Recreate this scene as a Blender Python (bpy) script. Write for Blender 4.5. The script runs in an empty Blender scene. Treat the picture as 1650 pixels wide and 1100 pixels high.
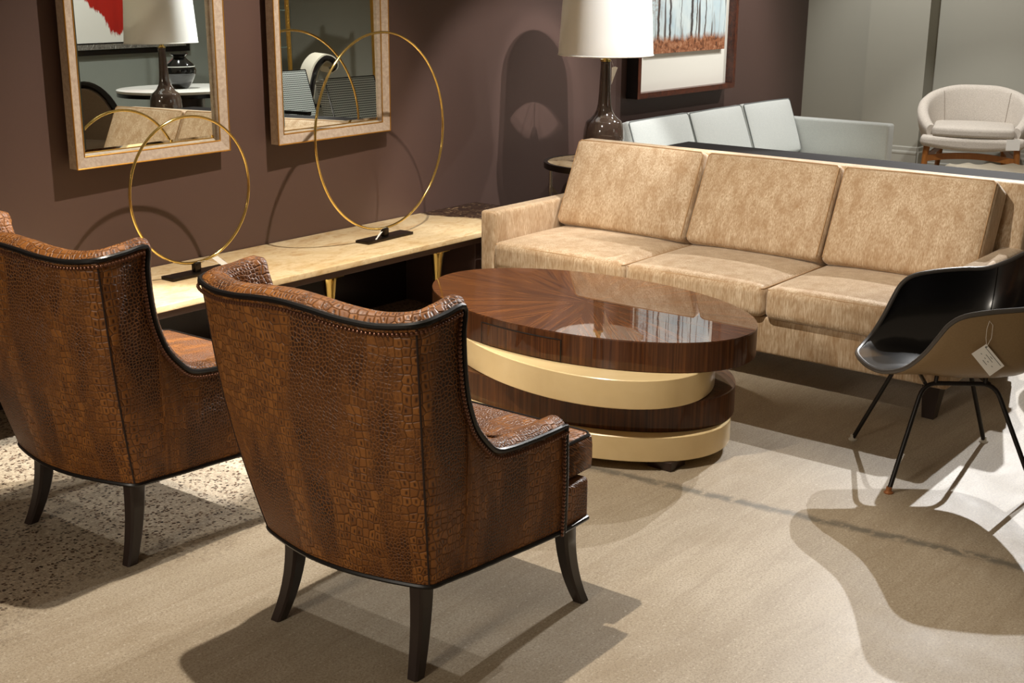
import bpy, math, random
from mathutils import Vector, Matrix
random.seed(7)
D = bpy.data
SC = bpy.context.scene
COL = SC.collection
PI = math.pi

# ------------------------------------------------------------------ camera
cam_d = D.cameras.new('camera'); cam = D.objects.new('camera', cam_d); COL.objects.link(cam)
cam_d.sensor_width = 36.0; cam_d.lens = 2051.08 / 1650.0 * 36.0
cam_d.clip_start = 0.05; cam_d.clip_end = 60
_y, _p, _r = math.radians(37.962), math.radians(15.970), math.radians(-0.482)
fw = Vector((math.cos(_p)*math.cos(_y), math.cos(_p)*math.sin(_y), -math.sin(_p)))
rt = Vector((math.sin(_y), -math.cos(_y), 0)); dn = fw.cross(rt)
r2 = math.cos(_r)*rt + math.sin(_r)*dn; d2 = -math.sin(_r)*rt + math.cos(_r)*dn
mw = Matrix((( r2.x, -d2.x, -fw.x, 0), (r2.y, -d2.y, -fw.y, 0), (r2.z, -d2.z, -fw.z, 1.7), (0, 0, 0, 1)))
cam.matrix_world = mw
SC.camera = cam

# ------------------------------------------------------------------ exposure, world, spots
SC.view_settings.view_transform = 'Standard'
SC.view_settings.look = 'None'
SC.view_settings.exposure = 0.0
SC.view_settings.gamma = 1.0
SC.view_settings.use_curve_mapping = False
W = D.worlds.new('world'); SC.world = W; W.use_nodes = True
W.node_tree.nodes['Background'].inputs[0].default_value = (1.0, 0.77, 0.53, 1)
W.node_tree.nodes['Background'].inputs[1].default_value = 0.20

def spot(loc, aim, power, deg, blend=0.35, size=0.03, col=(1.0, 0.90, 0.76)):
    l = D.lights.new('ceiling_spot', 'SPOT'); l.energy = power; l.spot_size = math.radians(deg)
    l.spot_blend = blend; l.shadow_soft_size = size; l.color = col
    o = D.objects.new('ceiling_spot', l); COL.objects.link(o); o.location = loc
    o.rotation_euler = (Vector(aim) - Vector(loc)).to_track_quat('-Z', 'Y').to_euler()
    return o
WARM = (1.0, 0.905, 0.78); COOL = (1.0, 0.99, 0.975)
spot((4.05, 2.95, 3.3), (3.75, 4.28, 0.30), 480, 72, .8, .02, WARM)     # mirrors, rings and console
spot((8.05, 3.10, 3.3), (7.7, 4.6, 1.3), 250, 75, .5, .03, COOL)         # framed picture
spot((5.90, 2.45, 3.3), (5.95, 3.92, 1.05), 370, 43, .35, .02, COOL)       # lamp and left end of the sofa
spot((7.90, 2.35, 3.3), (4.2, 2.1, 0.2), 420, 50, .35, .02, COOL)        # sofa and coffee table from behind
spot((9.20, 2.55, 3.3), (3.5, 1.75, 0.0), 940, 36, .25, .02, COOL)        # floor in front of the sofa
spot((2.60, 2.60, 3.3), (5.55, 2.75, 0.85), 440, 42, .6, .03, WARM)         # sofa front
spot((2.45, 2.75, 3.3), (2.15, 2.40, 0.0), 370, 72, .35, .02, WARM)         # armchairs and coffee table
spot((4.50, 2.35, 3.3), (2.25, 4.1, 0.0), 1000, 26, .3, .02, COOL)        # aisle between armchair and console
spot((9.60, 2.60, 3.3), (8.0, 4.2, 0.5), 200, 70, .6, .04, COOL)         # grey sofa
spot((10.0, 4.45, 3.3), (11.75, 3.95, 0.8), 320, 85, .6, .04, COOL)        # back wall
spot((9.40, 2.70, 3.3), (11.2, 3.65, 0.6), 260, 34, .6, .03, COOL)        # barrel chair
spot((5.75, 2.45, 3.3), (6.11, 4.10, 1.52), 150, 17, .3, .02, COOL)        # extra narrow beam, added only to brighten the lamp shade
spot((-3.80, 2.00, 3.3), (3.4, 2.4, 0.2), 600, 30, .8, .50, WARM)        # unseen soft fill added behind the camera for chair backs and table
spot((7.60, -0.40, 3.3), (8.6, -1.4, 0.6), 300, 100, .6, .05, COOL)      # far side of the showroom
spot((9.60, 0.80, 3.3), (9.6, 0.2, 0.6), 300, 100, .6, .05, COOL)

# ------------------------------------------------------------------ colour and materials
def lin(r, g, b):
    f = lambda c: (c/255/12.92) if c/255 <= .04045 else ((c/255+.055)/1.055)**2.4
    return (f(r), f(g), f(b), 1)
class NT:
    def __init__(s, name):
        s.m = D.materials.new(name); s.m.use_nodes = True; s.t = s.m.node_tree
        s.b = s.t.nodes['Principled BSDF']
    def n(s, typ, ins=None, **kw):
        nd = s.t.nodes.new('ShaderNode' + typ)
        for k, v in kw.items(): setattr(nd, k, v)
        for k, v in (ins or {}).items():
            if hasattr(v, 'is_linked') or isinstance(v, bpy.types.NodeSocket): s.t.links.new(v, nd.inputs[k])
            else: nd.inputs[k].default_value = v
        return nd
    def set(s, **kw):
        for k, v in kw.items():
            k = k.replace('_', ' ')
            if isinstance(v, bpy.types.NodeSocket): s.t.links.new(v, s.b.inputs[k])
            else: s.b.inputs[k].default_value = v
        return s
    def obj(s): return s.n('TexCoord').outputs['Object']
    def uv(s): return s.n('TexCoord').outputs['UV']
    def map(s, vec, sc=(1, 1, 1), loc=(0, 0, 0), rot=(0, 0, 0)):
        return s.n('Mapping', {'Vector': vec, 'Scale': sc, 'Location': loc, 'Rotation': rot}).outputs[0]
    def noise(s, vec, scale, detail=3, rough=.5, dist=0):
        return s.n('TexNoise', {'Vector': vec, 'Scale': scale, 'Detail': detail, 'Roughness': rough, 'Distortion': dist}).outputs['Fac']
    def vor(s, vec, scale, feature='F1', out='Distance', rnd=1.0, metric=None):
        nd = s.n('TexVoronoi', {'Vector': vec, 'Scale': scale, 'Randomness': rnd}, feature=feature)
        if metric: nd.distance = metric
        return nd.outputs[out]
    def ramp(s, fac, stops):
        nd = s.n('ValToRGB', {'Fac': fac}); e = nd.color_ramp.elements
        e[0].position, e[0].color = stops[0]; e[1].position, e[1].color = stops[-1]
        for p, c in stops[1:-1]:
            x = e.new(p); x.color = c
        return nd.outputs[0]
    def mix(s, fac, a, b, mode='MIX'):
        nd = s.t.nodes.new('ShaderNodeMix'); nd.data_type = 'RGBA'; nd.blend_type = mode
        for k, v in ((0, fac), (6, a), (7, b)):
            if isinstance(v, bpy.types.NodeSocket): s.t.links.new(v, nd.inputs[k])
            else: nd.inputs[k].default_value = v
        return nd.outputs[2]
    def mth(s, op, a, b=0.0, c=None, clamp=False):
        nd = s.t.nodes.new('ShaderNodeMath'); nd.operation = op; nd.use_clamp = clamp
        for i, v in enumerate((a, b) + ((c,) if c is not None else ())):
            if isinstance(v, bpy.types.NodeSocket): s.t.links.new(v, nd.inputs[i])
            else: nd.inputs[i].default_value = v
        return nd.outputs[0]
    def rng(s, v, a, b, c=0.0, d=1.0):
        return s.n('MapRange', {'Value': v, 'From Min': a, 'From Max': b, 'To Min': c, 'To Max': d}).outputs[0]
    def xyz(s, vec):
        return s.n('SeparateXYZ', {'Vector': vec}).outputs
    def bump(s, h, strength=.3, dist=.002):
        s.set(Normal=s.n('Bump', {'Height': h, 'Strength': strength, 'Distance': dist}).outputs[0]); return s
K = lambda v: (v, v, v, 1)
def plain(name, rgb, rough=.5, metal=0.0, **kw):
    t = NT(name); t.set(Base_Color=lin(*rgb), Roughness=rough, Metallic=metal, **kw); return t.m

def m_paint(name, a, b, rough=.55):
    t = NT(name); o = t.obj()
    t.set(Base_Color=t.mix(t.noise(o, 1.3, 4), lin(*a), lin(*b)), Roughness=rough)
    t.bump(t.noise(o, 260, 2), .12, .001); return t.m
BROWN = m_paint('brown_wall_paint', (84, 63, 56), (78, 58, 51), .5)
GREY = m_paint('grey_wall_paint', (150, 147, 134), (144, 142, 130), .6)
SAGE = m_paint('sage_wall_paint', (140, 145, 136), (134, 139, 130), .6)
TRIM = m_paint('grey_trim_paint', (158, 156, 146), (150, 148, 138), .4)

def m_floor():
    t = NT('polished_concrete'); o = t.obj(); x, y, z = t.xyz(o)
    big = t.noise(o, .9, 5, .6); med = t.noise(o, 4, 8, .72, .5); fine = t.noise(o, 150, 4, .7); streak = t.noise(t.map(o, (1.0, 7.0, 1), rot=(0, 0, .5)), 2.2, 7, .7, .8)
    c = t.mix(t.rng(big, .35, .65), lin(182, 169, 148), lin(162, 147, 124))
    c = t.mix(t.rng(med, .42, .78, 0, .45), c, lin(190, 178, 158))
    c = t.mix(t.rng(streak, .44, .70, 0, .45), c, lin(140, 122, 98))
    c = t.mix(t.rng(fine, .46, .62, 0, .55), c, lin(122, 106, 84))
    c = t.mix(t.rng(t.noise(o, 95, 3, .6), .60, .70, 0, .5), c, lin(214, 204, 186))
    spk = t.vor(o, 170, 'F1')
    c = t.mix(t.rng(spk, .10, .26, .7, 0), c, lin(80, 66, 50))
    # exposed stone chips in the strip along the console
    edge = t.mth('ADD', y, t.mth('MULTIPLY', t.mth('SUBTRACT', t.noise(o, 2.2, 4), .5), .55))
    zone = t.rng(edge, 2.86, 3.12)
    dv = t.n('TexVoronoi', {'Vector': t.map(o, (1, 1, 1)), 'Scale': 92.0, 'Randomness': 1.0})
    dis = t.vor(o, 92, 'DISTANCE_TO_EDGE')
    r_, g_, b_ = [s for s in t.n('SeparateColor', {'Color': dv.outputs['Color']}).outputs]
    chip = t.mth('MULTIPLY', t.rng(r_, .66, .72), t.rng(dis, .05, .16))
    chipc = t.mix(g_, lin(38, 30, 26), lin(96, 70, 52))
    chip2 = t.mth('MULTIPLY', t.rng(r_, .30, .26), t.rng(dis, .06, .2))
    c = t.mix(t.mth('MULTIPLY', zone, t.mth('MULTIPLY', chip2, .5)), c, lin(206, 190, 164))
    c = t.mix(t.mth('MULTIPLY', zone, chip), c, chipc)
    # control joint filled with grey, running across the room
    jx = t.mth('SUBTRACT', x, t.mth('MULTIPLY_ADD', y, -.105, 3.82))
    jx = t.mth('ADD', jx, t.mth('MULTIPLY', t.mth('SUBTRACT', t.noise(o, 9, 5, .7), .5), .05))
    jn = t.rng(t.mth('ABSOLUTE', jx), .008, .036, 1, 0)
    jn = t.mth('MULTIPLY', jn, t.rng(t.noise(o, 26, 4), .34, .5))
    jn = t.mth('MULTIPLY', jn, t.rng(y, 2.75, 2.5))
    c = t.mix(t.mth('MULTIPLY', jn, .8), c, lin(96, 92, 82))
    t.set(Base_Color=c, Roughness=t.rng(med, .2, .8, .40, .58), Specular_IOR_Level=.5)
    t.bump(fine, .04, .001)
    return t.m
FLOOR = m_floor()

def m_croc():
    t = NT('crocodile_leather'); uv = t.uv()
    w = t.n('TexNoise', {'Vector': uv, 'Scale': 6.0, 'Detail': 2.0})
    wv = t.n('VectorMath', {0: w.outputs['Color'], 1: (.5, .5, .5)}, operation='SUBTRACT')
    wv = t.n('VectorMath', {0: wv.outputs[0], 'Scale': .05}, operation='SCALE')
    v = t.n('VectorMath', {0: uv, 1: wv.outputs[0]}, operation='ADD').outputs[0]
    band = t.noise(t.map(uv, (8.5, 1.8, 1)), 1.0, 2, .5)
    msk = t.rng(band, .46, .54)
    big = t.map(v, (56, 43, 1)); sml = t.map(v, (120, 92, 1))
    def cells(vec, rnd):
        a = t.n('TexVoronoi', {'Vector': vec, 'Scale': 1.0, 'Randomness': rnd}, feature='F1', voronoi_dimensions='2D')
        e = t.n('TexVoronoi', {'Vector': vec, 'Scale': 1.0, 'Randomness': rnd}, feature='DISTANCE_TO_EDGE', voronoi_dimensions='2D')
        return a, e.outputs['Distance']
    a1, e1 = cells(big, .42); a2, e2 = cells(sml, .75)
    r1 = t.n('SeparateColor', {'Color': a1.outputs['Color']}).outputs
    r2_ = t.n('SeparateColor', {'Color': a2.outputs['Color']}).outputs
    patch = t.noise(t.map(uv, (6.5, 5.0, 1)), 1.0, 3, .55)
    # large belly scales: tan with a dark pit and thin dark grooves
    c1 = t.mix(r1[0], lin(150, 95, 42), lin(118, 71, 29))
    px = t.n('SeparateXYZ', {'Vector': t.n('VectorMath', {0: big, 1: a1.outputs['Position']}, operation='SUBTRACT').outputs[0]}).outputs
    pit = t.mth('MULTIPLY', t.rng(t.mth('ABSOLUTE', px[0]), .05, .20, 1, 0), t.rng(t.mth('ABSOLUTE', px[1]), .12, .34, 1, 0))
    pit = t.mth('MULTIPLY', t.mth('MULTIPLY', pit, msk), t.rng(r1[2], .25, .4))
    c1 = t.mix(t.mth('MULTIPLY', pit, .85), c1, lin(48, 21, 9))
    c1 = t.mix(t.rng(e1, .015, .06, .75, 0), c1, lin(52, 29, 13))
    # small flank scales: dark hollows in a lighter net
    dk = t.mix(r2_[1], lin(60, 28, 11), lin(34, 14, 5))
    dk = t.mix(t.rng(patch, .40, .62, .75, .0), dk, lin(98, 58, 25))
    c2 = t.mix(t.rng(e2, .06, .20), lin(132, 82, 37), dk)
    c = t.mix(msk, c2, c1)
    h = t.mix(msk, t.rng(e2, 0, .25), t.mth('SUBTRACT', t.rng(e1, 0, .14), t.mth('MULTIPLY', pit, .6)))
    t.set(Base_Color=c, Roughness=.48, Specular_IOR_Level=.4)
    t.bump(h, .8, .0024); return t.m
CROC = m_croc()
NAIL = plain('bronze_nailhead', (112, 74, 54), .28, .6)
PIPE = plain('black_leather_piping', (22, 20, 19), .35)
SEAM = plain('dark_seam_thread', (40, 22, 12), .7)
ESPR = NT('espresso_wood'); ESPR.set(Base_Color=ESPR.mix(ESPR.noise(ESPR.map(ESPR.obj(), (40, 40, 3)), 1.5, 4), lin(50, 38, 33), lin(34, 25, 22)), Roughness=.32); ESPR = ESPR.m
GLIDE = plain('nylon_glide', (196, 190, 176), .5)

def m_velvet(name, hi, lo, sheen):
    t = NT(name); o = t.obj()
    st = t.noise(t.map(o, (190, 190, 24)), 1.0, 4, .6); bl = t.noise(t.map(o, (1, 1, .4)), 17.0, 6, .7, .4); fi = t.noise(o, 320, 2)
    c = t.mix(t.rng(st, .30, .72), lin(*hi), lin(*lo))
    c = t.mix(t.rng(bl, .38, .66, 0, .75), c, lin(*lo))
    t.set(Base_Color=c, Roughness=.62, Sheen_Weight=sheen, Sheen_Roughness=.4, Sheen_Tint=lin(255, 244, 228), Specular_IOR_Level=.25)
    t.bump(t.mth('ADD', fi, st), .35, .002); return t.m
VELVET = m_velvet('tan_chenille', (228, 210, 182), (162, 128, 90), .6)
def m_weave(name, a, b, sc=340, rough=.85):
    t = NT(name); o = t.obj()
    n1 = t.noise(o, sc, 2); n2 = t.noise(o, 14, 3)
    c = t.mix(t.rng(n1, .38, .62), lin(*a), lin(*b)); c = t.mix(t.rng(n2, .3, .7, 0, .12), c, lin(*b))
    t.set(Base_Color=c, Roughness=rough, Sheen_Weight=.15, Specular_IOR_Level=.2); t.bump(n1, .25, .001); return t.m
GREYFAB = m_weave('pale_grey_weave', (206, 208, 202), (184, 188, 184))
HEATHER = m_weave('oatmeal_heather', (204, 196, 184), (168, 158, 146), 300)
HEATHSEAM = plain('heather_seam', (148, 138, 126), .9)
CREAMFAB = m_weave('cream_linen', (232, 224, 204), (216, 206, 184))
TANFAB = m_weave('taupe_fabric', (170, 150, 126), (150, 130, 108))
GREYPIPE = plain('grey_piping', (112, 116, 114), .7)
DKVEL = plain('seam_welt', (176, 142, 102), .7)

def m_stone(name, a, b, vein, dark=None):
    t = NT(name); o = t.obj()
    w = t.noise(o, 3.2, 6, .62, 1.6); s = t.noise(t.map(o, (1.0, 2.6, 2.6)), 7.5, 7, .7, .8)
    c = t.mix(t.rng(w, .34, .66), lin(*a), lin(*b))
    c = t.mix(t.rng(s, .50, .70, 0, .8), c, lin(*vein))
    c = t.mix(t.rng(t.noise(o, 45, 4, .7), .55, .72, 0, .35), c, lin(150, 104, 60))
    if dark:
        x, y, z = t.xyz(o); d = t.mth('ADD', t.mth('ADD', x, t.mth('MULTIPLY', y, .1)), t.mth('MULTIPLY', t.mth('SUBTRACT', t.noise(o, 5, 4), .5), .22))
        dk = t.ramp(t.noise(t.map(o, (1.4, 3, 3)), 16, 7, .72, 1.2), [(.40, lin(34, 24, 18)), (.55, lin(74, 50, 34)), (.68, lin(214, 178, 130))])
        c = t.mix(t.rng(d, dark, dark+.03), c, dk)
    t.set(Base_Color=c, Roughness=.16, Specular_IOR_Level=.5); return t.m
TRAV = m_stone('polished_travertine', (246, 224, 182), (228, 198, 148), (204, 162, 106), 1.25)
ONYX = m_stone('side_table_marble', (206, 184, 148), (186, 156, 112), (140, 104, 66))
BRASS = plain('polished_brass', (236, 206, 126), .12, 1.0)
GILT = NT('gilt_gold'); GILT.set(Base_Color=lin(196, 148, 66), Metallic=.9, Roughness=.3); GILT.bump(GILT.noise(GILT.obj(), 60, 4), .8, .01); GILT = GILT.m
BRONZE = plain('dark_bronze', (62, 54, 46), .3, .9)
NICKEL = plain('brushed_nickel', (170, 160, 146), .3, .95)
BLACKM = plain('blackened_steel', (26, 22, 21), .42, .3)
GLOSSDK = plain('dark_lacquer_panel', (38, 26, 22), .25)
STRIP = plain('charcoal_lacquer', (27, 24, 23), .8, 0.0, Specular_IOR_Level=.1)

def m_veneer(name, a, b, c3, su, sv, coat=1.0):
    t = NT(name); u = t.uv()
    n1 = t.noise(t.map(u, (su, sv, 1)), 1.0, 5, .62, .4); n2 = t.noise(t.map(u, (su*.35, sv*.22, 1)), 1.0, 3, .5, .3)
    c = t.ramp(n1, [(.30, lin(*c3)), (.47, lin(*b)), (.66, lin(*a))])
    c = t.mix(t.rng(n2, .35, .68, 0, .6), c, lin(*c3))
    t.set(Base_Color=c, Roughness=.45, Specular_IOR_Level=.08, Coat_Weight=coat, Coat_Roughness=.012, Coat_IOR=1.7)
    return t.m
TOPWOOD = m_veneer('walnut_sunburst_veneer', (132, 80, 31), (100, 56, 19), (60, 31, 11), 3.0, 105, 1.0)
BANDWOOD = m_veneer('walnut_band_veneer', (104, 64, 34), (80, 46, 24), (48, 26, 14), 95, 2.0, .35)
CREAMLAC = NT('parchment_lacquer'); CREAMLAC.set(Base_Color=CREAMLAC.mix(CREAMLAC.noise(CREAMLAC.obj(), 9, 5, .6, .7), lin(248, 224, 174), lin(234, 206, 150)), Roughness=.3, Coat_Weight=.3, Coat_Roughness=.15); CREAMLAC = CREAMLAC.m
MIRROR = plain('silvered_glass', (236, 240, 236), .0, 1.0)
def m_oak():
    t = NT('limed_oak'); o = t.obj()
    g = t.noise(t.map(o, (9, 9, 9)), 6, 5, .7)
    t.set(Base_Color=t.mix(t.rng(g, .35, .65), lin(186, 170, 154), lin(160, 142, 126)), Roughness=.5); t.bump(g, .3, .001); return t.m
OAK = m_oak()
GOLDLEAF = plain('gold_edge', (190, 140, 60), .35, .7)
BURL = NT('burl_frame'); BURL.set(Base_Color=BURL.mix(BURL.rng(BURL.noise(BURL.obj(), 38, 5, .7, .8), .35, .65), lin(98, 48, 28), lin(52, 24, 16)), Roughness=.3); BURL = BURL.m
BLACKSIDE = plain('frame_side_black', (20, 16, 15), .4)
MATBOARD = plain('ivory_mat_board', (238, 234, 222), .8)
PAPER = plain('white_card', (244, 242, 236), .7)
INK = plain('printed_ink', (70, 68, 66), .8)
SMOKE = NT('smoked_glass_glaze'); SMOKE.set(Base_Color=lin(66, 52, 44), Roughness=.08, Coat_Weight=1.0, Coat_Roughness=.02, Specular_IOR_Level=.6); SMOKE = SMOKE.m
def m_shade():
    t = NT('linen_lampshade'); o = t.obj()
    n = t.noise(t.map(o, (240, 240, 300)), 1, 2)
    tr = t.n('BsdfTranslucent', {'Color': lin(250, 244, 228)})
    t.set(Base_Color=t.mix(n, lin(254, 253, 250), lin(250, 249, 244)), Roughness=.8)
    mx = t.n('MixShader', {0: .18, 1: t.b.outputs[0], 2: tr.outputs[0]})
    t.t.links.new(mx.outputs[0], t.t.nodes['Material Output'].inputs[0]); return t.m
SHADE = m_shade()
BLKSHELL = plain('black_vinyl_upholstery', (14, 13, 14), .27, 0.0, Coat_Weight=.25, Coat_Roughness=.12)
TANSHELL = NT('greige_fibreglass'); TANSHELL.set(Base_Color=TANSHELL.mix(TANSHELL.noise(TANSHELL.obj(), 160, 4, .7), lin(150, 126, 92), lin(128, 105, 74)), Roughness=.35); TANSHELL = TANSHELL.m
EDGEGREY = plain('grey_vinyl_edge', (84, 80, 76), .4)
COPPER = plain('copper_glide', (166, 108, 66), .35, .5)
TEAK = NT('oiled_teak'); TEAK.set(Base_Color=TEAK.mix(TEAK.noise(TEAK.map(TEAK.obj(), (30, 30, 5)), 2, 4), lin(164, 104, 46), lin(124, 74, 30)), Roughness=.35); TEAK = TEAK.m
WHITETOP = plain('white_marble_top', (236, 234, 226), .2)
BLKLAC = plain('black_lacquer', (16, 14, 14), .2)
DKBROWN = plain('dark_walnut', (48, 32, 26), .3)
def m_check():
    t = NT('houndstooth_fabric'); o = t.obj()
    x, y, z = t.xyz(o)
    sx = t.mth('GREATER_THAN', t.mth('SINE', t.mth('MULTIPLY', z, 330)), .0)
    sy = t.mth('GREATER_THAN', t.mth('SINE', t.mth('MULTIPLY', t.mth('ADD', x, y), 300)), .3)
    t.set(Base_Color=t.mix(t.mth('MAXIMUM', sx, t.mth('MULTIPLY', sy, .6)), lin(52, 54, 52), lin(196, 200, 194)), Roughness=.9); return t.m
CHECK = m_check()
SHELFGLASS = NT('shelf_glass'); SHELFGLASS.set(Base_Color=lin(200, 222, 212), Roughness=.02, Transmission_Weight=.9, IOR=1.45); SHELFGLASS = SHELFGLASS.m
def m_forest():
    t = NT('forest_print'); uv = t.uv(); u, v, _ = t.xyz(uv)
    c = t.mix(t.rng(t.noise(uv, 3, 4), .3, .7), lin(222, 230, 226), lin(176, 200, 210))
    st = t.noise(t.map(uv, (34, 2.2, 1)), 1, 4, .6, .3)
    c = t.mix(t.rng(st, .55, .66, 0, .75), c, lin(120, 100, 84))
    st2 = t.noise(t.map(uv, (18, 1.1, 1), (3.7, 0, 0)), 1, 3, .5, .2)
    c = t.mix(t.rng(st2, .60, .64, 0, .9), c, lin(66, 44, 34))
    wob = t.mth('MULTIPLY', t.mth('SUBTRACT', t.noise(t.map(uv, (1, 4, 1)), 2.5, 4), .5), .05)
    uu = t.mth('ADD', u, wob)
    for p, w in ((.15, .018), (.335, .016), (.70, .02), (.78, .007), (.52, .005), (.93, .008)):
        c = t.mix(t.rng(t.mth('ABSOLUTE', t.mth('SUBTRACT', uu, p)), w*.7, w*1.2, .95, 0), c, lin(50, 32, 26))
    br = t.mth('MULTIPLY', t.rng(u, .24, .10), t.rng(v, .12, .5))
    c = t.mix(t.mth('MULTIPLY', br, t.rng(t.noise(uv, 26, 5, .7), .42, .58, 0, .8)), c, lin(128, 92, 72))
    gl = t.mth('ADD', v, t.mth('MULTIPLY', t.mth('SUBTRACT', t.noise(t.map(uv, (1, .3, 1)), 14, 4), .5), .12))
    gc = t.ramp(t.noise(uv, 24, 5, .7, .6), [(.32, lin(44, 30, 26)), (.5, lin(150, 92, 58)), (.7, lin(196, 150, 116))])
    c = t.mix(t.rng(gl, .155, .10), c, gc)
    t.set(Base_Color=c, Roughness=.5); return t.m
FOREST = m_forest()
def m_red():
    t = NT('red_brush_print'); uv = t.uv(); u, v, _ = t.xyz(uv)
    n = t.mth('MULTIPLY', t.mth('SUBTRACT', t.noise(t.map(uv, (3, .8, 1)), 5, 6, .7), .5), .28)
    low = t.mth('MULTIPLY_ADD', t.mth('ABSOLUTE', t.mth('SUBTRACT', u, .50)), 1.0, .03)
    ins = t.mth('MULTIPLY', t.rng(t.mth('ADD', t.mth('SUBTRACT', v, low), n), .0, .02), t.rng(t.mth('ABSOLUTE', t.mth('SUBTRACT', u, .52)), .37, .36))
    c = t.mix(ins, lin(240, 238, 228), t.mix(t.noise(t.map(uv, (8, 2, 1)), 2, 4), lin(196, 40, 26), lin(150, 22, 16)))
    ln = t.rng(t.mth('ABSOLUTE', t.mth('SUBTRACT', u, t.mth('MULTIPLY_ADD', v, .25, .02))), .003, .008, 1, 0)
    c = t.mix(ln, c, lin(70, 50, 40))
    t.set(Base_Color=c, Roughness=.5); return t.m
REDART = m_red()
SILVERF = NT('carved_silver'); SILVERF.set(Base_Color=SILVERF.mix(SILVERF.noise(SILVERF.obj(), 45, 4), lin(40, 38, 36), lin(190, 186, 176)), Roughness=.3, Metallic=.5); SILVERF.bump(SILVERF.noise(SILVERF.obj(), 40, 3), .9, .02); SILVERF = SILVERF.m
VASEM = NT('black_glaze'); VASEM.set(Base_Color=lin(16, 18, 18), Roughness=.1, Coat_Weight=1.0); VASEM = VASEM.m

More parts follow.
